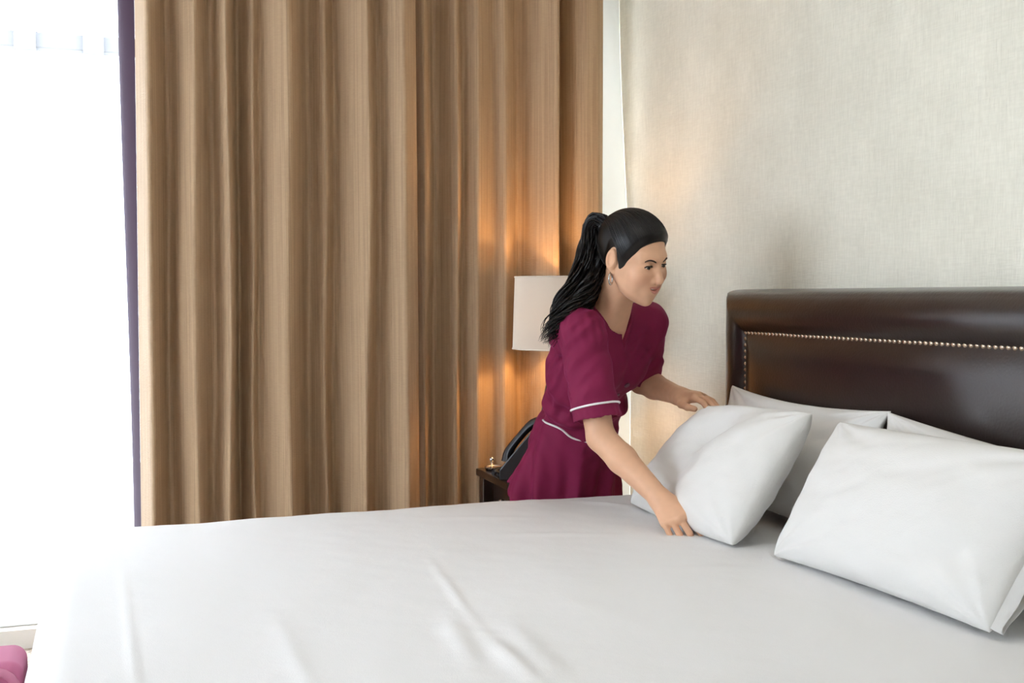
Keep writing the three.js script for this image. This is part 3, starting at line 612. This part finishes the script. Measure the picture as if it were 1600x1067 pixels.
  // hair: a cap combed back to a ponytail
  const hl0 = spline([[-.14, -.095], [-.10, -.085], [-.06, -.055], [-.036, -.012], [-.024, .03], [-.006, .038], [.005, .012], [.013, -.016], [.024, -.010], [.036, .012], [.05, .034], [.062, .056], [.08, .074], [.12, .082]]);
  const hairLocal = (x, y, z) => { const e0 = y - hl0(z), d = core(x, y, z) - .0012 - .0095 * sstep(0, .032, e0) - .004 * sstep(.0, .09, y), edge = (hl0(z) - y) * .75; return smax(d, edge, .003); };
  const hairD = (x, y, z) => { const [a, b, c] = toH(x, y, z); return hairLocal(a, b, c); };
  const hair = mesh('hair', local(surfaceNet(hairD, [HO.x - .13, HO.y - .12, HO.z - .13], [HO.x + .13, HO.y + .15, HO.z + .13], .0025)), M.hair, P);
  const anchor = V(-.004, .058, -.112), r = rng(77), strands = [];
  const surf = (x, y, z) => core(x, y, z) - .0110 - .004 * sstep(0, .09, y);
  for (let i = 0; i < 190; i++) {
    const th = lerp(-1.0, 1.0, (i + r()) / 190) * 2.2, sx = Math.sin(th) * .085, sz = Math.cos(th) * .1 - .012, ear = sz > -.05 && sz < .02, start = onto(surf, V(sx, Math.max(hl0(sz) + .018 + r() * .03, -.06), sz)), pts = [];
    for (let k = 0; k <= 10; k++) { const t = k / 10 * .97; let p = start.clone().lerp(anchor, t); p.y += .035 * Math.sin(Math.PI * t) * (start.z > 0 ? 1 : .2); p = onto(surf, p, 0); if (t > .9) p.lerp(anchor, (t - .9) * 4); pts.push(H(p.x, p.y, p.z)); }
    if (!ear) strands.push(tubeAlong(pts,   .0017 + .0008 * r(), 16, 5, (t) => Math.min(1, .02 + t * 2.5) * (1 - .5 * t)));
  }
  mesh('combed_strands', local(mergeGeometries(strands)), M.hair, hair).userData.kind = 'stuff';
  const tailPts = [H(anchor.x, anchor.y, anchor.z + .012), H(-.012, .068, -.142), V(1.302, 1.43, -2.965), V(1.286, 1.368, -2.96), V(1.260, 1.305, -2.95), V(1.222, 1.257, -2.935), V(1.186, 1.217, -2.92), V(1.15, 1.18, -2.915), V(1.13, 1.145, -2.925)];
  const tail = new THREE.CatmullRomCurve3(tailPts), locks = [], fr = tail.computeFrenetFrames(40, false);
  const width = spline([[0, .020], [.08, .028], [.25, .042], [.5, .048], [.7, .042], [.85, .028], [1, .006]]);
  for (let i = 0; i < 230; i++) {
    const a = r() * Math.PI * 2, q = Math.sqrt(r()), ph = r() * 2.6 + (i % 3) * 2, fq = 17 + r() * 5, am = .008 + .010 * r(), end = .8 + .2 * r(), pts = [];
    for (let k = 0; k <= 20; k++) { const t = k / 20 * end, w = width(t), j = Math.round(t * 40), n = fr.normals[j], b = fr.binormals[j], wob = am * Math.sin(fq * t + ph) * clamp(t * 3);
      pts.push(tail.getPointAt(t).addScaledVector(n, Math.cos(a + t * 1.2) * q * w + wob).addScaledVector(b, Math.sin(a + t * 1.2) * q * w + am * Math.cos(fq * t * .8 + ph) * clamp(t * 3))); }
    locks.push(tubeAlong(pts, .0022 + .0022 * r(), 40, 5, (t) => .5 + .5 * Math.sin(Math.PI * Math.min(1, t * .8 + .2)) - .42 * sstep(.75, 1, t)));
  }
  mesh('ponytail', local(mergeGeometries(locks)), M.hair, P);
  mesh('hair_tie', local(new THREE.TorusGeometry(.021, .006, 8, 24).applyQuaternion(new THREE.Quaternion().setFromUnitVectors(V(0, 0, 1), tailPts[1].clone().sub(tailPts[0]).normalize())).translate(tailPts[0].x * .5 + tailPts[1].x * .5, tailPts[0].y * .5 + tailPts[1].y * .5, tailPts[0].z * .5 + tailPts[1].z * .5)), M.black, P);
  // eyes, brows, teeth, earring
  for (const s of [-1, 1]) {
    const e = H(s * .031, .005, .0725), eye = mesh('eye', new THREE.SphereGeometry(.0122, 20, 14), M.eyeWhite, P); eye.position.copy(e).sub(O);
    const gaze = hf.clone().multiplyScalar(.0068).addScaledVector(hu, -.0030).addScaledVector(hl, -.0004);
    mesh('iris', new THREE.SphereGeometry(.0070, 16, 12).translate(gaze.x, gaze.y, gaze.z), M.iris, eye);
    const bp = [[.012, .0230], [.022, .0248], [.034, .0248], [.045, .0220], [.051, .0185]].map(([x, y]) => { const p = onto(face, V(s * x, y, .085), .0004); return H(p.x, p.y, p.z); });
    mesh('eyebrow', local(tubeAlong(bp, .0022, 20, 6, (t) => .5 + .7 * Math.sin(Math.PI * clamp(.15 + t * .8)))), M.brow, P);
    const lash = []; for (let k = 0; k <= 8; k++) { const t = k / 8 * 2 - 1, x = s * .031 + t * .0128, y = .0038 + .0042 * Math.sqrt(Math.max(0, 1 - t * t)); const zz = .0725 + Math.sqrt(Math.max(0, .0148 ** 2 - (t * .0128) ** 2 - (y - .005) ** 2)); lash.push(H(x, y, zz)); }
    mesh('eyelashes', local(tubeAlong(lash, .0013, 20, 5)), M.iris, P);
    mesh('earring', local(new THREE.TorusGeometry(.009, .0025, 8, 20).scale(1, 1.6, 1).rotateY(.6).translate(H(s * .077, -.05, -.006).x, H(s * .077, -.05, -.006).y, H(s * .077, -.05, -.006).z)), M.steel, P);
  }
  mesh('teeth', local((() => { const g = new THREE.SphereGeometry(.016, 16, 10); g.scale(1, .28, .75); const m = new THREE.Matrix4().makeBasis(hl, hu, hf).setPosition(H(0, -.0575, .0795)); return g.applyMatrix4(m); })()), M.teeth, P);
}

renderer.render(scene, camera);
